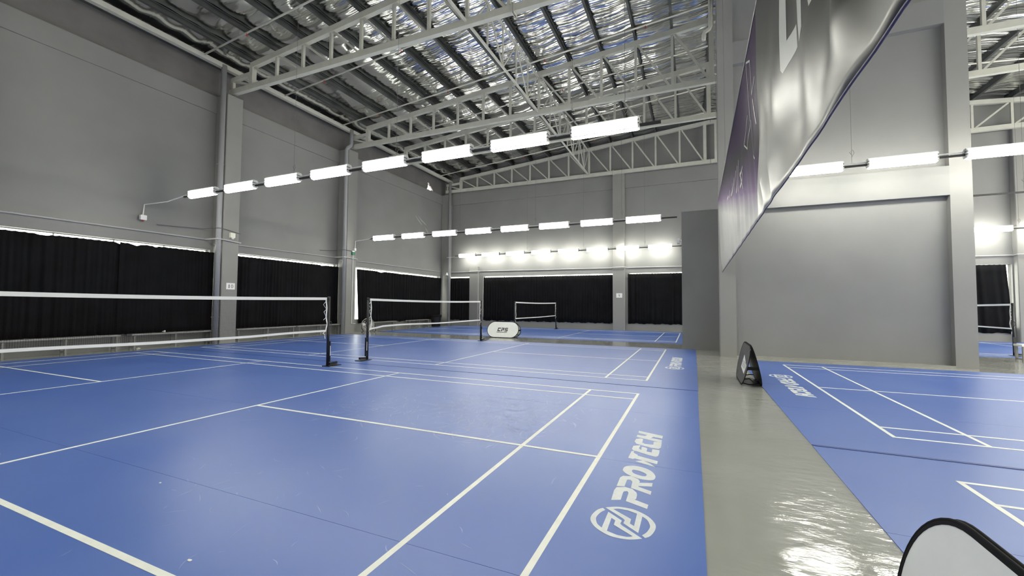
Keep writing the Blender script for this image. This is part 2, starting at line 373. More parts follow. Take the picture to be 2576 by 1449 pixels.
half = [[(-0.156,-0.964),(-0.183,-1.001),(-0.202,-1.072),(-0.204,-1.134),(-0.187,-1.184),(-0.151,-1.236),(-0.102,-1.274),(-0.046,-1.3),(0.015,-1.303),(0.074,-1.29),(0.137,-1.251),(0.002,-1.147),(-0.012,-1.128),(-0.009,-1.085),(-0.111,-1.004),(-0.112,-1.225),(-0.146,-1.191),(-0.165,-1.143),(-0.171,-1.099),(-0.157,-1.031),(-0.135,-0.986)],
        [(-0.075,-1.25),(-0.077,-1.077),(-0.048,-1.099),(-0.048,-1.159),(0.082,-1.248),(0.049,-1.269),(-0.012,-1.271)]]
def smooth(L, spans, n=3):
    out = []; N = len(L)
    for i in range(N):
        p0, p1, p2, p3 = [L[(i+k) % N] for k in (-1, 0, 1, 2)]; out.append(p1)
        if any(a <= i < b for a, b in spans):
            if any(i == a for a, b in spans): p0 = p1
            if any(i+1 == b for a, b in spans): p3 = p2
            for k in range(1, n):
                t = k/n; out.append(tuple(.5*(2*p1[c]+(p2[c]-p0[c])*t+(2*p0[c]-5*p1[c]+4*p2[c]-p3[c])*t*t+(3*p1[c]-p0[c]-3*p2[c]+p3[c])*t**3) for c in (0, 1)))
    return out
half = [smooth(half[0], ((0, 10), (15, 20))), smooth(half[1], ((4, 6),))]
LOGO['O'] = [smooth(L, ((0, 99),)) for L in LOGO['O']]
LOGO['emblem_a'] = half
LOGO['emblem_b'] = [[(-.004-a, -2.2-b) for a, b in L] for L in half]
ZM, ZL = .006, .0072
M['seam'] = mat('dark_blue_seam', (.028, .06, .23), .5)
def court(x0, sx, y0, mx0, mx1, my0, my1, seams, label, logo=None):
    """x0: back line nearest the aisle, sx: direction the court runs away from the aisle, y0: near doubles sideline"""
    t = thing('court_mat', ((mx0+mx1)/2, (my0+my1)/2, 0), label, 'sports mat', 'blue badminton court mats')
    ys = [my0]+[s for s in seams if my0 < s < my1]+[my1]
    for a, b in zip(ys[:-1], ys[1:]): MB().box(mx0, mx1, a+.0015, b-.0015, 0, ZM).build('mat_strip', 'mat', t)
    X = lambda d: x0+sx*d
    def line(xa, xb, ya, yb, up=0.):
        MB().box(min(xa, xb), max(xa, xb), ya, yb, ZM-.001+up, ZL+up).build('court_line', 'line', t)
    w = .04
    for a in (0, .764, 4.684, 8.747, 12.60, 13.36): line(X(a), X(a+w), y0, y0+6.1)                 # across
    for b in (0, .42, 5.64, 6.06): line(X(0), X(13.40), y0+b, y0+b+w, .0004)                              # side lines
    line(X(0), X(4.70), y0+3.03, y0+3.07, .0008); line(X(8.75), X(13.4), y0+3.03, y0+3.07, .0008)                # centre lines
    if logo:
        cx, cy, s = logo
        for k, loops in LOGO.items():
            MB().prism(loops, lambda a, b, h: (cx+s*a, cy+s*b, ZM-.0008+h), .002).build('logo_emblem' if 'emblem' in k else 'logo_letter', 'logo', t)
    return t
M['scuff'] = mat('scuffed_blue', (.20, .27, .52), .45, noise=.2, nscale=8.)
def scuffs(t, seed, spots):
    r = random.Random(seed); m = MB()
    for cx, cy, sx, sy, cnt in spots:
        for _ in range(cnt):
            x, y = r.gauss(cx, sx), r.gauss(cy, sy); L = r.uniform(.06, .30)*(.6 if y < -3.6 else 1.); a = r.uniform(-1.6, 1.6); k = r.uniform(-.5, .5); w = r.uniform(.0018, .0075); A = []; B = []
            for q in range(6):
                f = q/5; aa = a+k*(f-.5); px = x+L*(f-.5)*math.cos(aa); py = y+L*(f-.5)*math.sin(aa); ww = w*(.45 if y < -3.6 else 1.)*math.sin(math.pi*min(.95, max(.05, f)))
                A.append((px-ww*math.sin(aa), py+ww*math.cos(aa), ZM+.0005)); B.append((px+ww*math.sin(aa), py-ww*math.cos(aa), ZM+.0005))
            m.add(A+B, [(q, q+1, q+7, q+6) for q in range(5)])
    tag(m.build('scuff_marks', 'scuff', t), kind='stuff')
sA = [-4.92, -3.07, -1.23]
CA = court(0, -1, -6.1, -13.95, .85, -6.78, .625, sA, 'blue court mat beside the aisle with the scuffed service box', (.365, -3.05, 1))
court(0, -1, 1.236, -13.95, .86, .655, 7.75, [2.5, 4.3, 6.0], 'blue court mat lying before the white oval sign', (.40, 4.30, 1))
scuffs(CA, 5, ((-1.7, -1.6, .55, .50, 420), (-1.35, -2.5, .45, .35, 160), (-3.1, -2.3, .5, .45, 150), (-2.2, -4.7, .5, .35, 26), (-1.2, -5.0, .6, .3, 14), (-5.0, -3.5, 2.0, 1.0, 40)))
court(.19, -1, 10.264, -13.75, .95, 9.68, 17.12, [11.5, 13.4, 15.3], 'blue court mat under the far curtained wall')
court(2.758, 1, -1.146, 1.89, 17.2, -1.793, 5.55, [0, 1.9, 3.8], 'blue court mat in front of the grey partition wall', (2.40, 1.88, -1))
court(2.734, 1, -8.478, 1.89, 17.2, -9.1, -1.837, [-7.2, -5.4, -3.6], 'blue court mat behind the near white oval sign')
court(2.758, 1, 10.264, 2.0, 17.2, 9.60, 17.10, [11.5, 13.4, 15.3], 'blue court mat seen through the gap beyond the partition')

tag(box('seam_strip', 'seam', None, -13.9, .84, .626, .654, 0, ZM+.004), 'dark blue seam between the two near court mats', 'seam', 'dark blue mat seams')  # dark blue strip filling the gap between the mats
tag(box('seam_strip', 'seam', None, 1.90, 17.1, -1.836, -1.794, 0, ZM+.004), 'dark blue seam between the two right hall mats', 'seam', 'dark blue mat seams')
# ------------------------------------------------------------------ nets and posts
def net_post(x, y, side, label):
    """side: +1 lever towards +y, -1 towards -y"""
    t = thing('net_post', (x, y, 0), label, 'net post', 'black badminton net posts')
    MB().tube([(x, y, ZM+.01), (x, y, 1.50)], .030, 12).build('pole', 'black', t, smooth=True)
    MB().lathe([(.034, 1.50), (.034, 1.545), (.02, 1.56)], (x, y, 0), 12).build('pole_cap', 'black', t)
    b = MB(); b.box(x-.11, x+.11, y-.05, y+.30*side if side > 0 else y+.05, ZM, ZM+.014) if side > 0 else b.box(x-.11, x+.11, y-.30, y+.05, ZM, ZM+.014)
    b.build('base_plate', 'black', t)
    MB().bar((x, y+.05*side, ZM+.05), (x, y+.26*side, ZM+.06), .05, .05).build('weight_bar', 'black', t)
    MB().box(x-.025, x+.025, y+min(.03*side, .06*side), y+max(.03*side, .06*side), .10, .56).build('stiffener', 'black', t)
    MB().box(x+.0255, x+.029, y+min(.038*side, .052*side), y+max(.038*side, .052*side), .24, .46).build('sticker', 'card', t)
    MB().tube([(x, y+.03*side, .88), (x, y+.075*side, .90), (x, y+.075*side, .99), (x, y+.03*side, 1.01)], .008, 6).build('winch_hook', 'black', t)
def net(x, ya, yb, label, dip):
    """dip(s): height of the lower tape at s in 0..1"""
    t = thing('badminton_net', (x, (ya+yb)/2, .75), label, 'net', 'badminton nets')
    N = 24; S = [i/N for i in range(N+1)]
    top = lambda s: 1.524-.026*math.sin(math.pi*s)
    Y = lambda s: ya+(yb-ya)*s
    def band(h, z, name):
        vs = []; fs = []
        for i, s in enumerate(S):
            for dx in (-.004, .004):
                for dz in (-h/2, h/2): vs.append((x+dx, Y(s), z(s)+dz))
        for i in range(N):
            a = 4*i; b = a+4; fs += [(a, b, b+1, a+1), (a+2, a+3, b+3, b+2), (a+1, b+1, b+3, a+3), (a, a+2, b+2, b)]
        fs += [(0, 1, 3, 2), (4*N, 4*N+2, 4*N+3, 4*N+1)]
        MB().add(vs, fs).build(name, 'tape', t)
    band(.056, lambda s: top(s)-.012, 'top_tape'); band(.042, dip, 'bottom_tape')
    for s, d in ((.004, 1), (.996, -1)):
        y = Y(s); z0 = dip(s); pts = [(x, y+d*.0, top(s)), (x, y+d*.03, 1.3), (x, y+d*.015, 1.1), (x, y+d*.05, .95), (x, y+d*.01, z0)]
        m = MB()
        for p, q in zip(pts[:-1], pts[1:]): m.bar(p, q, .010, .028, up=(0, 1, 0))
        m.build('side_tape', 'tape', t)
        # cord lacing tied back to the post
        e = -d*.055
        MB().tube([(x, y, 1.45), (x-.01, y+e, 1.38), (x, y+d*.02, 1.28), (x+.01, y+e, 1.22), (x, y+d*.02, 1.10), (x, y+e, 1.04)], .006, 5).build('tie_cord', 'tape', t)
        MB().tube([(x, y, z0), (x, y+e*1.1, z0-.06), (x+.035, y+e*.9, z0-.07), (x, y+e*.2, z0-.09), (x, y, z0-.17)], .007, 5).build('tie_cord', 'tape', t)
    m = MB(); g = .0011; W = abs(yb-ya); nv = int(W/.022); Z0 = lambda s: dip(s); Z1 = lambda s: top(s)-.03
    for i in range(1, nv):
        s = i/nv; y = Y(s); m.add([(x, y-g, Z0(s)), (x, y+g, Z0(s)), (x, y+g, Z1(s)), (x, y-g, Z1(s))], [(0, 1, 2, 3)])
    for j in range(1, 32):
        f = j/32; vs = []; fs = []
        for i, s in enumerate(S):
            z = Z0(s)+(Z1(s)-Z0(s))*f; vs += [(x, Y(s), z-g), (x, Y(s), z+g)]
        fs = [(2*i, 2*i+2, 2*i+3, 2*i+1) for i in range(N)]; m.add(vs, fs)
    tag(m.build('net_mesh', 'net', t), kind='stuff')
def curve(pts):
    def f(s):
        for (a, za), (b, zb) in zip(pts[:-1], pts[1:]):
            if s <= b: k = (s-a)/(b-a); k = k*k*(3-2*k); return za+(zb-za)*k
        return pts[-1][1]
    return f
net(-6.7, -.06, -6.04, 'badminton net over the scuffed court mat beside the aisle', curve([(0, .80), (.16, .80), (.3, .785), (.5, .79), (.8, .82), (1, .79)]))
net_post(-6.7, 0, 1, 'black net post on the scuffed court mat, cord hanging from it'); net_post(-6.7, -6.1, -1, 'black net post on the scuffed court mat near the front wall')
net(-6.7, 1.30, 7.28, 'badminton net on the mat before the white oval sign', curve([(0, .77), (.1, .825), (.2, .83), (.55, .80), (1, .81)]))
net_post(-6.7, 1.236, -1, 'black net post standing beside the steel fan, seen against the bright window gap'); net_post(-6.7, 7.336, 1, 'black net post standing just beside the white oval sign')
net(-6.53, 10.33, 16.30, 'small looking badminton net before the far curtain', curve([(0, .785), (.5, .772), (1, .785)]))
net_post(-6.53, 10.264, -1, 'black net post rising behind the white oval sign'); net_post(-6.53, 16.364, 1, 'thin black net post closest to the far curtained wall')
net(9.46, 10.33, 16.30, 'badminton net seen through the gap beyond the partition', curve([(0, .80), (.5, .80), (1, .80)]))
net_post(9.46, 10.264, -1, 'black net post seen through the gap beyond the partition'); net_post(9.46, 16.364, 1, 'black net post of the right hall closest to the far wall')

# ------------------------------------------------------------------ curtains
def curtain(axis, a0, a1, z0, z1, off, label, seed, slant=0., sags=(), off2=0., slant0=0.):
    off = off+off2
    rnd = random.Random(seed); mb = MB(); W = a1-a0; n = max(40, int(W/.022)); rows = 10; vs = []; fs = []
    ph = [(2*math.pi/rnd.uniform(.10, .34), rnd.uniform(0, 6.28), rnd.uniform(.4, 1)) for _ in range(5)]
    for j in range(rows+1):
        f = j/rows
        for i in range(n+1):
            s = i/n; a = a0+W*s
            amp = .014+.012*f
            d = amp*sum(w*math.sin(k*a+p+.7*math.sin(1.3*a+f*1.5)) for k, p, w in ph)/1.6
            zt = z1-.012*abs(math.sin(a*math.pi/.16))-sum(h*math.exp(-((a-c)/w)**2) for c, h, w in sags)
            zb = z0+.018*math.sin(a*9+seed)+.012*math.sin(a*23)
            z = zt+(zb-zt)*f; aa = a+slant*f*s+slant0*f*(1-s)
            vs.append((XL+off+d, aa, z) if axis == 'x' else (aa, YB-off-d, z))
    m = n+1
    for j in range(rows):
        for i in range(n): fs.append((j*m+i, j*m+i+1, (j+1)*m+i+1, (j+1)*m+i))
    o = mb.add(vs, fs).build('curtain', 'curtain', smooth=True)
    sm = o.modifiers.new('thickness', 'SOLIDIFY'); sm.thickness = .004
    tag(o, label, 'curtain', 'black pleated curtains')
    P = (lambda a, z: (XL+off-.005, a, z)) if axis == 'x' else (lambda a, z: (a, YB-off+.005, z))
    return o
curtain('x', -9.1, -3.6, .44, 3.17, .12, 'black curtain on the left wall beyond the front pillar', 1)
curtain('x', -2.98, -.17, .44, 3.165, .12, 'black curtain above the benches, left of the parting', 2, sags=((-1.9, .03, .15), (-.25, .09, .10)))
curtain('x', -.34, 2.295, .44, 3.17, .12, 'black curtain hanging just before the pillar numbered 10', 3, off2=.03, sags=((.05, .05, .12), (.55, .03, .08)))
curtain('x', 2.865, 7.955, .44, 3.15, .12, 'black curtain between the pillar numbered 10 and the next pillar', 4, sags=((7.0, .03, .12),))
curtain('x', 9.12, 16.78, .42, 3.15, .12, 'black curtain beside the bright window gap by the fan', 5, slant=-.12, slant0=.20, sags=((10.9, .05, .2), (12.6, .02, .2)))
curtain('y', -14.66, -12.78, .38, 3.17, .12, 'narrow black curtain in the corner of the far wall', 6)
curtain('y', -11.74, -3.42, .38, 3.17, .12, 'wide black curtain behind the white oval sign', 7)
curtain('y', -2.58, 1.25, .40, 3.19, .12, 'black curtain between the pillar numbered 9 and the aisle block', 8)
curtain('y', 9.2, 12.84, .36, 3.24, .12, 'black curtain seen through the gap beyond the partition', 9, slant=.16)

# ------------------------------------------------------------------ trusses
BOT = 8.98
def truss(mirror, name, loc, label, group):
    s = -1 if mirror else 1; X0 = loc[0]
    fx = lambda x: (2*RIDGE-x) if mirror else x
    t = thing(name, loc, label, 'truss', group); y = loc[1]
    B = lambda nm, p, q, w, h: MB().bar((fx(p[0]), y, p[1]), (fx(q[0]), y, q[1]), w, h).build(nm, 'truss', t)
    B('bottom_chord', (-14.5, BOT), (1.69, BOT), .15, .19)
    B('top_chord', (-13.40, zc(-13.40)), (1.69, zc(1.69)), .15, .19)
    B('end_stub', (-14.45, 9.42), (-13.35, 9.46), .13, .14)
    B('end_post', (-14.38, BOT), (-14.38, 9.42), .09, .09)
    B('diagonal', (-14.34, 9.38), (-13.42, BOT+.10), .07, .07)
    for k in range(13):
        x = -13.35+1.232*k; w = .16 if k == 0 else (.15 if k == 12 else .085)
        B('web_post', (x, BOT+.09), (x, zc(x)-.08), w, w)
        if k < 12:
            x2 = x+1.232; B('diagonal', (x+.10, zc(x)-.09), (x2-.10, BOT+.10), .065, .065)
    m = MB(); fxs = fx(-3.35)                                            # bolted splice plates
    for z in (BOT, zc(-3.35)):
        for d in (-.03, .03): m.box(fxs+d-.008, fxs+d+.008, y-.10, y+.10, z-.14, z+.14)
    m.build('splice_plate', 'truss', t)
    return t
lab = 'cream steel lattice truss spanning the left hall under the foil roof'
names = {2.6: 'cream roof truss resting above the pillar numbered 10', 8.3: 'cream roof truss resting above the pillar by the fan', 11.15: 'cream roof truss over the mat below the far wall, between two others', 17.0: 'cream roof truss running flat along the far wall', -3.2: 'cream roof truss above the pillar closest to the front wall', -9.0: 'cream roof truss close to the front wall'}
T0 = truss(False, 'roof_truss', (-6.5, 2.6, BOT), names[2.6], 'roof trusses of the left hall')
for y in (8.3, 11.15, 17.0, -3.2, -9.0):
    o = copy_tree(T0, None, (-6.5, y, BOT)); o['label'] = names[y]
T1 = truss(True, 'roof_truss', (9.9, 11.15, BOT), 'cream roof truss of the right hall beyond the partition, before another one', 'roof trusses of the right hall')
for y, lb in ((17.0, 'cream roof truss of the right hall along the far wall'), (2.6, 'cream roof truss of the right hall above the partition court'), (8.3, 'cream roof truss of the right hall just behind the partition'), (-3.2, 'cream roof truss of the right hall near the front')):
    o = copy_tree(T1, None, (9.9, y, BOT)); o['label'] = lb
# bridging trusses running lengthwise between the roof trusses
xb = -4.73; zt = zc(xb)-.14
for ya, yb, lb in ((-3.2, 2.6, 'slender lattice brace ending at the truss above the pillar numbered 10'), (2.6, 8.3, 'slender lattice brace between the trusses above the two pillars'), (8.3, 11.15, 'short slender lattice brace between two close roof trusses'), (11.15, 17.0, 'slender lattice brace reaching the truss along the far wall')):
    t = thing('bridging_truss', (xb, (ya+yb)/2, BOT), lb, 'brace', 'lengthwise roof braces')
    MB().bar((xb, ya+.08, BOT+.02), (xb, yb-.08, BOT+.02), .06, .06).build('bottom_chord', 'truss', t)
    MB().bar((xb, ya+.08, zt), (xb, yb-.08, zt), .06, .06).build('top_chord', 'truss', t)
    k = max(2, round((yb-ya)/1.15))
    for i in range(k+1):
        y = ya+.12+(yb-ya-.24)*i/k
        if 0 < i < k: MB().bar((xb, y, BOT+.05), (xb, y, zt-.03), .045, .045).build('web_post', 'truss', t)
        if i < k:
            y2 = ya+.12+(yb-ya-.24)*(i+1)/k
            a, b = ((BOT+.06, zt-.04) if i % 2 == 0 else (zt-.04, BOT+.06))
            MB().bar((xb, y+.03, a), (xb, y2-.03, b), .04, .04).build('diagonal', 'truss', t)

# sprinkler pipes up the roof slope
for y, lb in ((-1.5, 'crossing above the bench bay before the pillar numbered 10'), (1.45, 'just before the truss above the pillar numbered 10'), (4.45, 'just behind the truss above the pillar numbered 10'), (7.45, 'just before the truss by the fan'), (9.8, 'between the two close roof trusses'), (13.0, 'between the lone middle truss and far wall truss'), (15.7, 'just before the truss along the far wall')):
    t = thing('sprinkler_pipe', (-6.5, y, zc(-6.5)), 'thin cream sprinkler pipe '+lb, 'pipe', 'sprinkler pipes')
    MB().tube([(-14.1, y, zc(-14.1)+.02), (1.38, y, zc(1.38)+.02)], .028, 8).build('pipe_run', 'pipe', t, smooth=True)
    for x in (-12.0, -8.4, -4.2, -.6):
        h = MB(); h.tube([(x, y, zc(x)+.0), (x, y, zc(x)-.06)], .015, 6); h.lathe([(.03, -.075), (.03, -.06)], (x, y, zc(x)), 8); h.build('sprinkler_head', 'red', t)
for y in (4.45,):
    t = thing('sprinkler_pipe', (9.9, y+8, zc(9.9)), 'thin cream sprinkler pipe under the right hall roof beyond the partition', 'pipe', 'right hall sprinkler pipes')
    for yy in (13.4,): MB().tube([(2.1, yy, zc(2.1)), (16.9, yy, zc(16.9))], .028, 8).build('pipe_run', 'pipe', t, smooth=True)
o = MB().tube([(1.36, 7.0, 11.0), (1.36, 7.0, 10.05), (1.33, 7.0, 9.98), (1.20, 7.0, 9.90), (1.17, 7.0, 9.84), (1.17, 7.0, 9.66)], .06, 12).build('riser_pipe', 'pipe', smooth=True)
tag(o, 'cream bent pipe coming down beside the partition column', 'pipe')

# drain pipes beside the pillars, wall conduits
for (x, y, zt_, lb) in ((-14.22, 2.16, 9.72, 'grey drain pipe beside the pillar numbered 10'), (-14.22, 7.83, 9.72, 'grey drain pipe beside the pillar by the fan'), (-14.1, 16.85, 9.6, 'grey drain pipe in the far left corner')):
    t = thing('drain_pipe', (x, y, 0), lb, 'pipe', 'grey drain pipes')
    pts = [(x, y, .0), (x, y, zt_)] if y != 7.83 else [(x, y, 0), (x, y, 8.70), (x+.02, y+.05, 8.80), (x+.05, y+.22, 8.95), (x+.05, y+.25, 9.05), (x+.05, y+.25, 9.72)]
    MB().tube(pts, .085, 16).build('pipe_run', 'pipe_grey', t, smooth=True)
    for z in (.9, 3.4, 6.2): MB().box(x-.10, x+.03, y-.095, y+.095, z, z+.03).build('bracket', 'pipe_grey', t)
zc1 = 3.60
pts = [(-14.72, -11.5, zc1), (-14.72, 2.02, zc1), (-14.12, 2.06, zc1), (-14.16, 2.30, zc1), (-14.16, 2.62, zc1-.03), (-14.16, 2.90, zc1-.04), (-14.72, 2.92, zc1-.06), (-14.72, 7.70, zc1-.02), (-14.12, 7.74, zc1-.02), (-14.16, 8.0, zc1-.02), (-14.16, 8.62, zc1-.05), (-14.72, 8.66, zc1-.06), (-14.72, 16.7, zc1-.03)]
tag(MB().tube(pts, .022, 8).build('wall_conduit', 'conduit'), 'grey conduit running along the left wall above the curtains', 'conduit')
pts = [(-14.5, 17.32, 3.56), (-12.8, 17.32, 3.56), (-12.78, 17.16, 3.57), (-12.08, 17.16, 3.58), (-12.0, 17.32, 3.58), (-3.5, 17.32, 3.55), (-3.42, 17.06, 3.56), (-2.72, 17.06, 3.56), (-2.6, 17.32, 3.55), (1.8, 17.32, 3.53)]
tag(MB().tube(pts, .022, 8).build('wall_conduit', 'conduit'), 'grey conduit running along the far wall above the curtains', 'conduit')
tag(MB().tube([(7.5, 17.32, 3.64), (13.05, 17.32, 3.62), (13.08, 17.06, 3.63), (13.6, 17.06, 3.63), (13.7, 17.3, 3.63), (17.5, 17.32, 3.63)], .022, 8).build('wall_conduit', 'conduit'), 'pale conduit on the far wall of the right hall', 'conduit')
tag(MB().tube([(-14.17, 8.33, 3.80), (-14.17, 8.33, .45), (-14.17, 8.52, .44), (-14.17, 8.58, .44)], .014, 8).build('drop_conduit', 'card'), 'thin white conduit running down the pillar by the fan', 'conduit')
# cable loops wrapping the pillar numbered 10
o = MB().tube([(-14.73, .6, 3.86), (-14.73, 1.95, 3.95), (-14.10, 2.08, 3.97), (-14.16, 2.35, 3.97), (-14.16, 2.60, 3.93), (-14.16, 2.89, 3.88)], .010, 6).build('cable', 'wire'); tag(o, 'thin dark cable crossing the pillar numbered 10', 'cable')
o = MB().tube([(-14.74, 6.9, 3.82), (-14.74, 7.7, 3.90), (-14.12, 7.76, 3.92), (-14.16, 8.0, 3.92), (-14.16, 8.30, 3.91)], .010, 6).build('cable', 'wire'); tag(o, 'thin dark cable crossing the pillar by the fan', 'cable')

# small boxes on the walls
def wallbox(name, x0, x1, y0, y1, z0, z1, m, label, cat, extra=None):
    t = thing(name, ((x0+x1)/2, (y0+y1)/2, z0), label, cat)
    c = .008
    MB().prism([[(y0+c, z0), (y1-c, z0), (y1, z0+c), (y1, z1-c), (y1-c, z1), (y0+c, z1), (y0, z1-c), (y0, z0+c)]], lambda a, b, h: (x0+h, a, b), x1-x0).build('housing', m, t)
    if extra: extra(t)
    return t
wallbox('junction_box', -14.755, -14.66, .14, .30, 3.93, 4.08, 'card', 'small white box with a red lamp under the light cable', 'box', lambda t: MB().lathe([(.012, 0), (.03, .02), (.03, .04)], (-14.70, .22, 3.885), 10).build('indicator', 'red', t))
wallbox('emergency_light', -14.2, -14.11, 2.51, 2.67, 3.70, 3.87, 'plastic', 'cream emergency light box on the pillar numbered 10', 'light', lambda t: MB().lathe([(.03, -.05), (.045, -.02), (.03, .0)], (-14.14, 2.60, 3.70), 12).build('lamp_head', 'card', t))
wallbox('exit_sign', -14.2, -14.12, 8.25, 8.43, 3.74, 3.88, 'green', 'small green box on the pillar by the fan', 'box', lambda t: MB().box(-14.2, -14.14, 8.27, 8.41, 3.885, 3.93).build('bracket', 'card', t))
wallbox('junction_box', -14.2, -14.12, 8.39, 8.49, 3.95, 4.07, 'card', 'small white box above the green box on the pillar', 'box')
wallbox('wall_speaker', .32, .40, 8.0, 8.16, 3.50, 3.67, 'card', 'small white box at the top corner of the aisle block', 'box', lambda t: MB().box(.39, .47, 8.04, 8.10, 3.55, 3.62).build('bracket', 'card', t))
t = thing('security_camera', (-14.16, 16.68, 3.27), 'small white security camera on the far corner pillar', 'camera')
MB().lathe([(.075, 0), (.09, .03), (.05, .14), (.02, .20)], (-14.16, 16.68, 3.30), 14).build('housing', 'card', t, smooth=True)
MB().lathe([(.03, -.03), (.05, 0)], (-14.16, 16.68, 3.30), 12).build('lens_dome', 'black', t)

# number cards
def digit(mb, ch, a, b, h, fn):
    if ch == '1':
        mb.prism([[(a-.012*h*8, b), (a+.012*h*8, b), (a+.012*h*8, b+h), (a-.03*h*8*.5, b+h*.93), (a-.024*h*8, b+h*.82), (a-.012*h*8, b+h*.86)]], fn, .0015)
        mb.prism([[(a-.26*h, b), (a+.26*h, b), (a+.26*h, b+.07*h), (a-.26*h, b+.07*h)]], fn, .0016)
    else:
        N = 20; cy = b+h/2 if ch == '0' else b+h*.68; ry = h/2 if ch == '0' else h*.32; rx = .30*h
        O = [(a+rx*math.cos(2*math.pi*i/N), cy+ry*math.sin(2*math.pi*i/N)) for i in range(N)]
        I = [(a+rx*.58*math.cos(2*math.pi*i/N), cy+(ry-.09*h)*math.sin(2*math.pi*i/N)) for i in range(N)]
        mb.prism([O, I], fn, .0015)
        if ch == '9': mb.prism([[(a+rx, cy), (a+rx*.9, b+h*.3), (a+rx*.3, b+h*.04), (a-rx*.6, b), (a-rx*.6, b+.08*h), (a, b+h*.12), (a+rx*.45, b+h*.36), (a+rx*.58, cy-.03*h)]], fn, .0015)
t = thing('number_card', (-14.19, 2.61, 1.86), 'white card printed 10 on the left wall pillar above the benches', 'card')
box('card', 'card', t, -14.2, -14.192, 2.465, 2.765, 1.875, 2.10)
d = MB(); fn = lambda a, b, h: (-14.192+h, a, b); digit(d, '1', 2.56, 1.925, .125, fn); digit(d, '0', 2.665, 1.925, .125, fn); d.build('numeral', 'print_black', t)
t = thing('number_card', (-3.03, 17.1, 1.84), 'white card printed 9 on the tall pillar of the far wall', 'card')
box('card', 'card', t, -3.20, -2.87, 17.092, 17.1, 1.84, 2.09)
d = MB(); fn = lambda a, b, h: (a, 17.092-h, b); digit(d, '9', -3.035, 1.90, .13, fn); d.build('numeral', 'print_black', t)

# ------------------------------------------------------------------ fluorescent lights
def fixture(loc, label, group):
    x, y, z = loc; L = 1.24; t = thing('fluorescent_light', loc, label, 'light', group)
    m = MB(); P = [(-.055, .215), (.055, .215), (.055, .195), (.02, .188), (.02, .03), (.055, .02), (.055, 0), (-.055, 0), (-.055, .02), (-.02, .03), (-.02, .188), (-.055, .195)]
    m.prism([P], lambda a, b, h: (x+h, y+a, z+b), L); m.build('housing', 'fixture', t)
    for s in (-1, 1):
        Q = [(s*.021, .034), (s*.06, .042), (s*.072, .065), (s*.072, .155), (s*.06, .178), (s*.021, .186)]
        MB().prism([Q], lambda a, b, h: (x+.03+h, y+a, z+b), L-.06).build('diffuser', 'lamp', t)
    MB().prism([[(-.05, -.004), (-.03, -.016), (.03, -.016), (.05, -.004)]], lambda a, b, h: (x+.03+h, y+a, z+b), L-.06).build('lower_lens', 'lamp_down', t)
    for e in (0, L-.026):
        m = MB(); m.box(x+e, x+e+.026, y-.076, y+.076, z+.022, z+.192); m.build('end_cap', 'fixture', t)
    for e in (-.003, L-.03):
        for zz in (.07, .135): MB().box(x+e, x+e+.033, y-.079, y+.079, z+zz, z+zz+.014).build('lamp_socket', 'dark_slot', t)
    return t
LF = fixture((-13.10, .62, 4.55), 'above the mat seam', 'lights above the mat seam')
ORD = ('first', 'second', 'third', 'fourth', 'fifth', 'sixth', 'seventh', 'eighth')
def row(x0, n, pitch, y, z, label, group, first=False):
    for k in range(n):
        o = LF if (first and k == 0) else copy_tree(LF, None, (x0+pitch*k, y, z))
        o['label'] = ORD[k]+' light from the '+('left wall' if x0 < 0 else 'aisle end')+' in the lit row '+label; o['group'] = group
def rail(x0, x1, y, z, label, wires, group, cable=None, lights=()):
    t = thing('light_rail', ((x0+x1)/2, y, z), label, 'rail', group)
    ends = [x0]+[e for a in lights for e in (a-.006, a+1.246)]+[x1]
    for a, b in zip(ends[0::2], ends[1::2]):                        # the rail shows between the lights
        if b-a > .02:
            MB().box(a, b, y-.022, y+.022, z+.06, z+.105).build('channel', 'dark_slot', t)
            if x0+.1 < a and b < x1-.1: MB().tube([(a, y, z+.14), (b, y, z+.14)], .016, 8).build('pipe_run', 'fixture', t)
    for x in wires: MB().tube([(x, y, z+.13), (x, y, zc(x)+.1)], .004, 4).build('wire', 'wire', t)
    for x in wires: MB().tube([(x, y, z+.3), (x+.05, y, z+.40), (x+.02, y, z+.47), (x-.04, y, z+.42), (x, y, z+.36)], .005, 5).build('wire_coil', 'wire', t)
    if cable: MB().tube(cable, .016, 6).build('feed_cable', 'fixture', t)
P = 1.687
row(-13.10, 8, P, .62, 4.55, 'above the mat seam', 'lights above the mat seam', True)
rail(-13.4, .31, .62, 4.53, 'rail of the light row above the seam of two court mats', (-8.7, -5.4, -.3), 'light rails', [(-13.3, .62, 4.66), (-14.0, .5, 4.50), (-14.7, .24, 4.41), (-14.72, .22, 4.06)], lights=[-13.10+P*k for k in range(8)])
row(-13.27, 8, P, 8.72, 4.445, 'above the oval sign walkway', 'lights above the walkway')
rail(-13.55, .30, 8.72, 4.445, 'rail of the light row above the walkway with the oval sign', (-8.5, -5.0, -1.6), 'light rails', [(-13.4, 8.72, 4.55), (-14.0, 8.6, 4.46), (-14.15, 8.45, 4.42), (-14.15, 8.44, 4.07)], lights=[-13.27+P*k for k in range(8)])
row(-13.29, 8, 1.693, 16.75, 4.49, 'along the far wall', 'lights along the far wall')
rail(-13.6, .35, 16.75, 4.49, 'rail of the light row along the far wall', (-8.5, -5.0, -1.6), 'light rails', [(-13.4, 16.75, 4.52), (-14.2, 16.7, 4.50)], lights=[-13.29+1.693*k for k in range(8)])
row(2.845, 8, P, 5.10, 4.63, 'before the grey partition', 'lights before the partition')
rail(2.6, 16.4, 5.10, 4.63, 'rail of the light row before the grey partition', (4.25, 9.0, 13.0), 'light rails', lights=[2.845+P*k for k in range(8)])
row(4.82, 7, P, 16.75, 4.58, 'along the right hall far wall', 'right hall lights along the far wall')
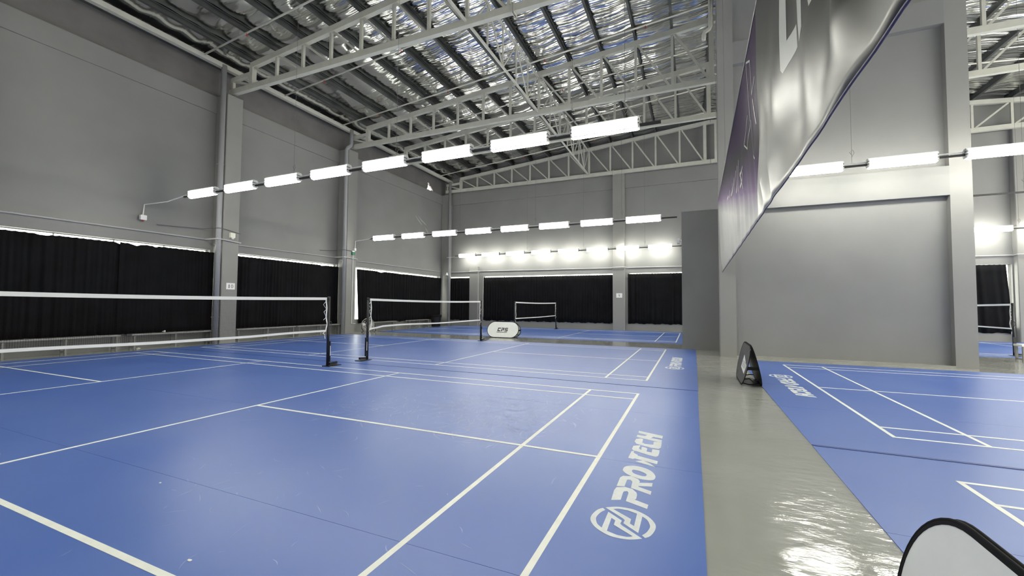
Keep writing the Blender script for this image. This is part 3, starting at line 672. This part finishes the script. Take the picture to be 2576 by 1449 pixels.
rail(4.5, 16.4, 16.75, 4.58, 'rail of the right hall light row along the far wall', (9.0, 13.0), 'light rails', lights=[4.82+P*k for k in range(7)])
row(9.9, 4, P, 8.72, 4.45, 'behind the partition', 'right hall lights behind the partition')
rail(4.4, 16.4, 8.72, 4.45, 'rail of the right hall light row behind the partition', (9.0, 13.0), 'light rails', lights=[9.9+P*k for k in range(4)])
row(-13.10, 8, P, -6.8, 4.53, 'along the near mat front edge', 'lights along the front edge')
rail(-13.4, .31, -6.8, 4.53, 'rail of the light row along the front edge of the near mat', (-8.7, -5.4, -.3), 'light rails', lights=[-13.10+P*k for k in range(8)])
row(2.93, 8, P, -1.82, 4.62, 'above the right hall mat seam', 'right hall lights above the mat seam')
rail(2.6, 16.4, -1.82, 4.62, 'rail of the right hall light row above the near mat seam', (4.25, 9.0, 13.0), 'light rails', lights=[2.93+P*k for k in range(8)])

# ------------------------------------------------------------------ hanging banners by the aisle
def bx(y, z):
    xb = 1.55+(y-5.88)*.125/10.88; xt = 1.462+(y-6.1)*.062/7.1
    return xb+(xt-xb)*(z-2.37)/2.0
rb = random.Random(11); folds = [(rb.uniform(5, 17), rb.uniform(0, 6.28), rb.uniform(-.8, .8)) for _ in range(7)]
def wr(y, z):
    f = max(0., 1-(z-2.36)/1.5); e = min(1., max(0., (z-2.36)/.30)); f = f*(.12+.88*e)    # folds gather above the taut lower hem
    d = sum(math.sin(k*(y+c*(z-2.4)*.25)+p) for k, p, c in folds)*.0085*f**1.1
    if y < -1.7: d += min(1., (-1.7-y)/.8)*(.045*f**1.2*math.sin(2.9*(y+.35*(z-2.4)))+.020*f*math.sin(7.3*y+3*z))
    return d
def banner(name, material, ya, yb, label, ny, z0=2.365, z1=4.35):
    """ya(t), yb(t): far and near edge at height fraction t"""
    t = thing(name, (1.45, (ya(0)+yb(0))/2, z0), label, 'banner')
    nz = 40; vs = []; fs = []
    for j in range(nz+1):
        f = j/nz
        for i in range(ny+1):
            y = ya(f)+(yb(f)-ya(f))*i/ny
            z = z0+(z1-z0)*f-(.012*abs(math.sin(math.pi*i/ny*14)) if j == 0 else 0)
            vs.append((bx(y, z)+wr(y, z), y, z))
    m = ny+1
    for j in range(nz):
        for i in range(ny): fs.append((j*m+i, j*m+i+1, (j+1)*m+i+1, (j+1)*m+i))
    o = MB().add(vs, fs).build('cloth', material, t, smooth=True); s = o.modifiers.new('thickness', 'SOLIDIFY'); s.thickness = .003; s.offset = 1
    hp = [(bx(y, z0)+wr(y, z0), y, z0-.006) for y in [ya(0)+(yb(0)-ya(0))*i/60 for i in range(61)]]
    MB().tube(hp, .007, 6).build('hem', 'banner_hem', t, smooth=True)
    tp = [(bx(y, z1), y, z1+.008) for y in [ya(1)+(yb(1)-ya(1))*i/20 for i in range(21)]]
    MB().tube(tp, .010, 6).build('top_rope', 'wire', t)
    return t
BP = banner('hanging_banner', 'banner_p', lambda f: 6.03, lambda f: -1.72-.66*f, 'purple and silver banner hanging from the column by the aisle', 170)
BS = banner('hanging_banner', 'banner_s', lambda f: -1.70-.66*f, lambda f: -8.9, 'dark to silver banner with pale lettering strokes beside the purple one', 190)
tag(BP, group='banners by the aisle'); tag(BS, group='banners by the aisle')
for o in (BP, BS):                                               # lines carrying the banners from the trusses
    for y in ((5.9, 2.6) if o is BP else (-3.2, -8.8)):
        MB().tube([(bx(y, 4.35), y, 4.35), (1.42, y, BOT-.05)], .004, 4).build('hanging_line', 'wire', o)
def on_banner(polys, name, material, parent, off=.0045):
    for p in polys:
        bm = bmesh.new(); tri = tessellate_polygon([[Vector((a, b, 0)) for a, b in p]])
        vs = [bm.verts.new((a, b, 0)) for a, b in p]
        for f in tri:
            try: bm.faces.new([vs[i] for i in f])
            except ValueError: pass
        bmesh.ops.subdivide_edges(bm, edges=bm.edges[:], cuts=7, use_grid_fill=True)
        bm.verts.index_update()
        v = [(bx(q.co.x, q.co.y)+wr(q.co.x, q.co.y)-off, q.co.x, q.co.y) for q in bm.verts]; f = [tuple(w.index for w in fc.verts) for fc in bm.faces]; bm.free()
        MB().add(v, f).build(name, material, parent)
def stroke(a, b, w):
    d = Vector((b[0]-a[0], b[1]-a[1])).normalized(); nrm = Vector((-d.y, d.x))*w/2
    return [(a[0]+nrm.x, a[1]+nrm.y), (a[0]-nrm.x, a[1]-nrm.y), (b[0]-nrm.x, b[1]-nrm.y), (b[0]+nrm.x, b[1]+nrm.y)]
on_banner([[(-3.505,3.681),(-3.667,3.566),(-3.6,3.27),(-3.818,3.249),(-3.789,3.109),(-3.449,3.113),(-3.406,3.159),(-3.443,3.422)], [(-3.9,3.401),(-4.059,3.289),(-4.028,3.103),(-3.854,3.107),(-3.853,3.228)], [(-4.196,3.191),(-4.313,3.108),(-4.209,3.108)]], 'lettering_stroke', 'banner_text', BS)
OUT = [((-1.438,4.288),(-1.514,3.552)), ((-1.438,4.288),(-1.756,4.142)), ((-1.755,4.14),(-1.777,3.745)), ((-1.777,3.745),(-2.028,3.823)), ((-1.332,3.701),(-0.815,3.521)), ((-0.813,3.517),(-1.099,3.369)), ((-1.099,3.369),(-1.592,3.533)), ((-1.826,3.675),(-1.915,3.357)), ((-1.59,3.527),(-1.656,3.109)), ((-1.656,3.109),(-1.787,3.026))]
on_banner([stroke(a, b, .022) for a, b in OUT], 'outline_stroke', 'banner_text', BP)
TXT = [((-0.026,3.579),(0.312,3.179)), ((0.254,3.574),(0.587,3.234)), ((0.513,3.578),(0.868,3.288)), ((0.866,3.565),(1.279,3.373)), ((1.22,3.566),(1.616,3.438)), ((1.746,3.576),(2.015,3.499)), ((2.326,3.611),(2.55,3.588)), ((-0.518,3.327),(-0.097,3.326)), ((-0.115,3.355),(-0.306,3.077)), ((-0.499,3.249),(-0.066,3.154))]
on_banner([stroke(a, b, .04) for a, b in TXT], 'lettering_stroke', 'banner_text', BP)

# ------------------------------------------------------------------ folding A-frame signs with rounded ends
def stadium(L, H, n=26, inset=0.):
    r = H/2-inset; c = L/2-H/2; pts = []
    for i in range(n+1): t = -math.pi/2+math.pi*i/n; pts.append((c+r*math.cos(t), H/2+r*math.sin(t)))
    for i in range(n+1): t = math.pi/2+math.pi*i/n; pts.append((-c+r*math.cos(t), H/2+r*math.sin(t)))
    return pts
def aframe(loc, rotz, L, H, spread, fabric, inner, label, art=None, straps='loop'):
    t = thing('folding_sign', loc, label, 'sign', 'folding oval signs'); lx, ly, lz = loc
    ca, sa = math.cos(rotz), math.sin(rotz); tilt = math.asin((spread/2-.004)/H)
    def fn_side(s):
        # local: a along the sign, b up the panel, h out of the panel face
        def fn(a, b, h):
            d = -s*((spread/2)-b*math.sin(tilt)) - s*h*math.cos(tilt); z = b*math.cos(tilt)+h*math.sin(tilt)+.008
            return (lx+a*ca-d*sa, ly+a*sa+d*ca, lz+z)
        return fn
    for s in (1, -1):
        fn = fn_side(s)
        p = MB().prism([stadium(L, H, inset=.012)], fn, .006).build('panel', fabric if s > 0 else inner, t)
        rim = [fn(a, b, .003) for a, b in stadium(L, H)]
        MB().tube(rim, .0065, 8, closed=True).build('rim', 'black_cloth', p, smooth=True)
        MB().prism([stadium(L, H, inset=-.004), stadium(L, H, inset=.017)[::-1]], lambda a, b, h: fn(a, b, -.001+h), .009).build('border_tape', 'black_cloth', p)
        if art and s > 0: art(lambda a, b, h: fn(a, b, .0062+h), p)
    f1, f2 = fn_side(1), fn_side(-1)
    for e in (-1, 1):                                             # straps holding the two panels apart
        a = e*(L/2-.012); MB().bar(f1(a, H*.47, 0), f2(a, H*.47, 0), .02, .055).build('strap', 'black_cloth', t)
        for b in (.05, .14):
            a = e*(L/2-H/2*(1-math.sqrt(max(0, 1-(1-2*b/H)**2)))-.01)
            p, q = Vector(f1(a, b, 0)), Vector(f2(a, b, 0))
            MB().tube([p, p.lerp(q, .3)+Vector((0, 0, -.02 if b < .1 else .01)), p.lerp(q, .55)+Vector((0, 0, -.015 if b < .1 else -.05)), p.lerp(q, .8)+Vector((0, 0, .0)), q], .010, 6).build('cord', 'black_cloth', t)
    return t
def art_cps(fn, p):
    def pl(polys, name, m):
        for q in polys: MB().prism([[(a+.17*(b-.33), b) for a, b in q]], fn, .002).build(name, m, p)
    z0, h, w, st = .275, .155, .135, .040; xs0 = -.235
    Cc = [(0, 0), (w, 0), (w, st), (st, st), (st, h-st), (w, h-st), (w, h), (0, h)]
    Pp = [(0, 0), (st, 0), (st, h*.30), (w, h*.30), (w, h), (0, h), (0, h*.70), (st, h*.70), (st, h*.76), (w-st, h*.76), (w-st, h*.54), (0, h*.54)]
    Ss = [(0, 0), (w, 0), (w, h*.58), (st, h*.58), (st, h-st*.9), (w, h-st*.9), (w, h), (0, h), (0, h*.38), (w-st, h*.38), (w-st, st*.9), (0, st*.9)]
    for i, g in enumerate((Cc, Pp, Ss)):
        pl([[(xs0+i*.165+a, z0+b) for a, b in g]], 'printed_letter', 'print_black')
    pl([[(xs0-.02, z0-.055), (xs0+.46, z0-.055), (xs0+.46, z0-.025), (xs0-.02, z0-.025)]], 'underline', 'print_grey')
aframe((-6.66, 9.38, 0), .0, 1.47, .70, .44, 'white_fabric', 'white_fabric', 'white oval folding sign printed CPS standing on the walkway', art_cps)
aframe((1.60, -5.572, 0), -math.pi/2, 1.49, .715, .256, 'white_fabric', 'white_fabric', 'white oval folding sign with thick black rim beside the near aisle')
def art_dark(fn, p):
    R = lambda q, nm, m: MB().prism([q], fn, .002).build(nm, m, p)
    R([(-.10, .26), (.46, .20), (.56, .36), (.0, .50)], 'printed_block', 'white_fabric')
    for a in (.0, .12, .24, .36): R([(a, .28), (a+.035, .28), (a+.07, .40), (a+.035, .40)], 'printed_mark', 'print_black')
    for a, b in ((-.52, .12), (-.46, .17), (.36, .52), (.42, .56)): R([(a, b), (a+.22, b+.10), (a+.22, b+.115), (a, b+.015)], 'printed_stripe', 'print_grey')
aframe((1.73, 2.02, 0), -math.pi/2, 1.47, .72, .31, 'grey_fabric', 'grey_fabric', 'dark grey folding sign with white print standing on the aisle', art_dark)

# ------------------------------------------------------------------ benches along the left wall
def bench(x0, x1, y0, y1, legs, label, z=.46):
    t = thing('bench', ((x0+x1)/2, (y0+y1)/2, 0), label, 'bench', 'steel benches along the left wall')
    c = .012; MB().prism([[(x0+c, z-.05), (x1-c, z-.05), (x1, z-.05+c), (x1, z-c), (x1-c, z), (x0+c, z), (x0, z-c), (x0, z-.05+c)]], lambda a, b, h: (a, y0+h, b), y1-y0).build('seat', 'bench', t)
    for y in legs:
        for x in (x0+.035, x1-.035): MB().box(x-.022, x+.022, y-.022, y+.022, .0, z-.05).build('leg', 'bench_leg', t)
        MB().box(x0+.035, x1-.035, y-.018, y+.018, .06, .10).build('foot_rail', 'bench_leg', t)
    return t
bench(-14.62, -14.33, -2.75, -.36, (-2.6, -1.5, -.44), 'long grey steel bench left of the curtain parting')
bench(-14.62, -14.33, -.10, 2.22, (-.02, 1.05, 2.12), 'grey steel bench just before the pillar numbered 10')
bench(-14.62, -14.33, 2.98, 5.42, (3.06, 4.2, 5.34), 'grey steel bench just after the pillar numbered 10')
bench(-14.62, -14.33, 5.52, 7.85, (5.6, 6.7, 7.77), 'grey steel bench ending at the pillar by the fan')
bench(-14.62, -14.33, 9.95, 11.9, (10.1, 11.8), 'grey steel bench closest to the steel fan')
bench(-14.62, -14.33, 13.0, 15.0, (13.05, 14.0, 14.95), 'grey steel bench closest to the black bin')
t = thing('bench', (9.5, 8.46, 0), 'pale bench end seen through the gap beyond the partition', 'bench')
MB().box(8.62, 10.4, 8.30, 8.62, .41, .46).build('seat', 'fixture', t)
for x in (8.66, 10.36):
    for y in (8.33, 8.59): MB().box(x-.022, x+.022, y-.022, y+.022, 0, .41).build('leg', 'bench_leg', t)
    MB().box(x-.018, x+.018, 8.35, 8.57, .06, .10).build('foot_rail', 'bench_leg', t)
bench(-14.62, -14.33, -8.8, -4.0, (-8.7, -6.4, -4.1), 'long grey steel bench beyond the front pillar')

# ------------------------------------------------------------------ fan, bin, shuttlecocks, scraps
fx_, fy_, fz_ = -13.85, 9.12, .40
t = thing('floor_fan', (fx_, fy_, 0), 'round steel floor fan tilted up beside the bright window gap', 'fan')
n_ = Vector((.86, -.45, .28)).normalized(); uu = n_.cross(Vector((0, 0, 1))).normalized(); vv = n_.cross(uu)
cen = Vector((fx_, fy_, fz_)); ring = lambda r, d: [cen+n_*d+uu*r*math.cos(2*math.pi*i/28)+vv*r*math.sin(2*math.pi*i/28) for i in range(28)]
m = MB()
for r, d in ((.30, 0), (.30, -.10), (.22, .05), (.14, .07), (.07, .08), (.22, -.13)): m.tube(ring(r, d), .008, 6, closed=True)
for i in range(12):
    a = 2*math.pi*i/12; e = uu*math.cos(a)+vv*math.sin(a); m.tube([cen+e*.30, cen+e*.20+n_*.06, cen+e*.05+n_*.085], .004, 4); m.tube([cen+e*.30-n_*.10, cen+e*.2-n_*.14, cen+e*.05-n_*.15], .004, 4)
m.build('guard', 'steel', t)
m = MB()
for i in range(4):
    a = 2*math.pi*i/4; e = uu*math.cos(a)+vv*math.sin(a); g = n_.cross(e)
    m.add([cen+e*.05-g*.03-n_*.03, cen+e*.26-g*.09-n_*.06, cen+e*.27+g*.07-n_*.01, cen+e*.05+g*.03], [(0, 1, 2, 3)])
m.build('blade', 'steel', t)
MB().tube([cen-n_*.26, cen-n_*.20, cen-n_*.03, cen+n_*.0], [.05, .075, .07, .04], 12).build('motor', 'black', t, smooth=True)
m = MB()
for s in (-1, 1): m.tube([cen+uu*s*.32, cen+uu*s*.33-Vector((0, 0, .2)), Vector((cen.x, cen.y, .02))+uu*s*.30+n_*.20], .014, 8); m.tube([Vector((cen.x, cen.y, .02))+uu*s*.30+n_*.20, Vector((cen.x, cen.y, .02))+uu*s*.30-n_*.25], .014, 8)
m.tube([Vector((cen.x, cen.y, .02))+uu*.30-n_*.25, Vector((cen.x, cen.y, .02))-uu*.30-n_*.25], .014, 8); m.build('stand', 'black', t)

t = thing('trash_bin', (-14.12, 15.40, 0), 'round black lined bin in the far left corner', 'bin')
MB().lathe([(.25, 0), (.27, .02), (.33, .70), (.33, .72)], (-14.12, 15.40, .0), 24).build('body', 'black', t, smooth=True)
MB().lathe([(.345, .60), (.36, .66), (.352, .72), (.34, .735), (.30, .725)], (-14.12, 15.40, .0), 24).build('bin_liner', 'black_cloth', t, smooth=True)

def shuttle(c, d, label):
    c = Vector(c); d = Vector(d).normalized(); t = thing('shuttlecock', c, label, 'shuttlecock', 'white shuttlecocks')
    u = d.cross(Vector((0, 0, 1))).normalized(); v = d.cross(u)
    MB().tube([c, c+d*.010, c+d*.026], [.007, .0125, .013], 12).build('cork_head', 'cork', t, smooth=True)
    m = MB()
    for i in range(16):
        a = 2*math.pi*i/16; e = u*math.cos(a)+v*math.sin(a); g = d.cross(e); p = c+d*.024+e*.012; q = c+d*.085+e*.031
        w = .0075; m.add([p-g*.002, p+g*.002, q+g*w, q+d*.006, q-g*w], [(0, 1, 2, 3, 4)])
    m.build('feather_skirt', 'scrap', t)
shuttle((-14.30, .10, .034), (.35, -1, .0), 'white shuttlecock lying on the grey floor under a bench')
shuttle((-14.42, .70, .494), (-.2, 1, 0), 'white shuttlecock lying on the steel bench')
def scrap(c, r, label):
    m = MB(); N = 7; rr = random.Random(int(abs(c[0])*100)); P = [(r*rr.uniform(.5, 1)*math.cos(2*math.pi*i/N), r*.6*rr.uniform(.5, 1)*math.sin(2*math.pi*i/N)) for i in range(N)]
    m.prism([P], lambda a, b, h: (c[0]+a, c[1]+b, ZM+.0005+h), .003); tag(m.build('feather_scrap', 'scrap'), label, 'feather', 'feather scraps on the mat')
scrap((-3.015, -5.029), .016, 'tiny white feather scrap on the near mat further from the thick line')
scrap((-1.73, -5.533), .018, 'tiny white feather scrap on the near mat beside the thick line')
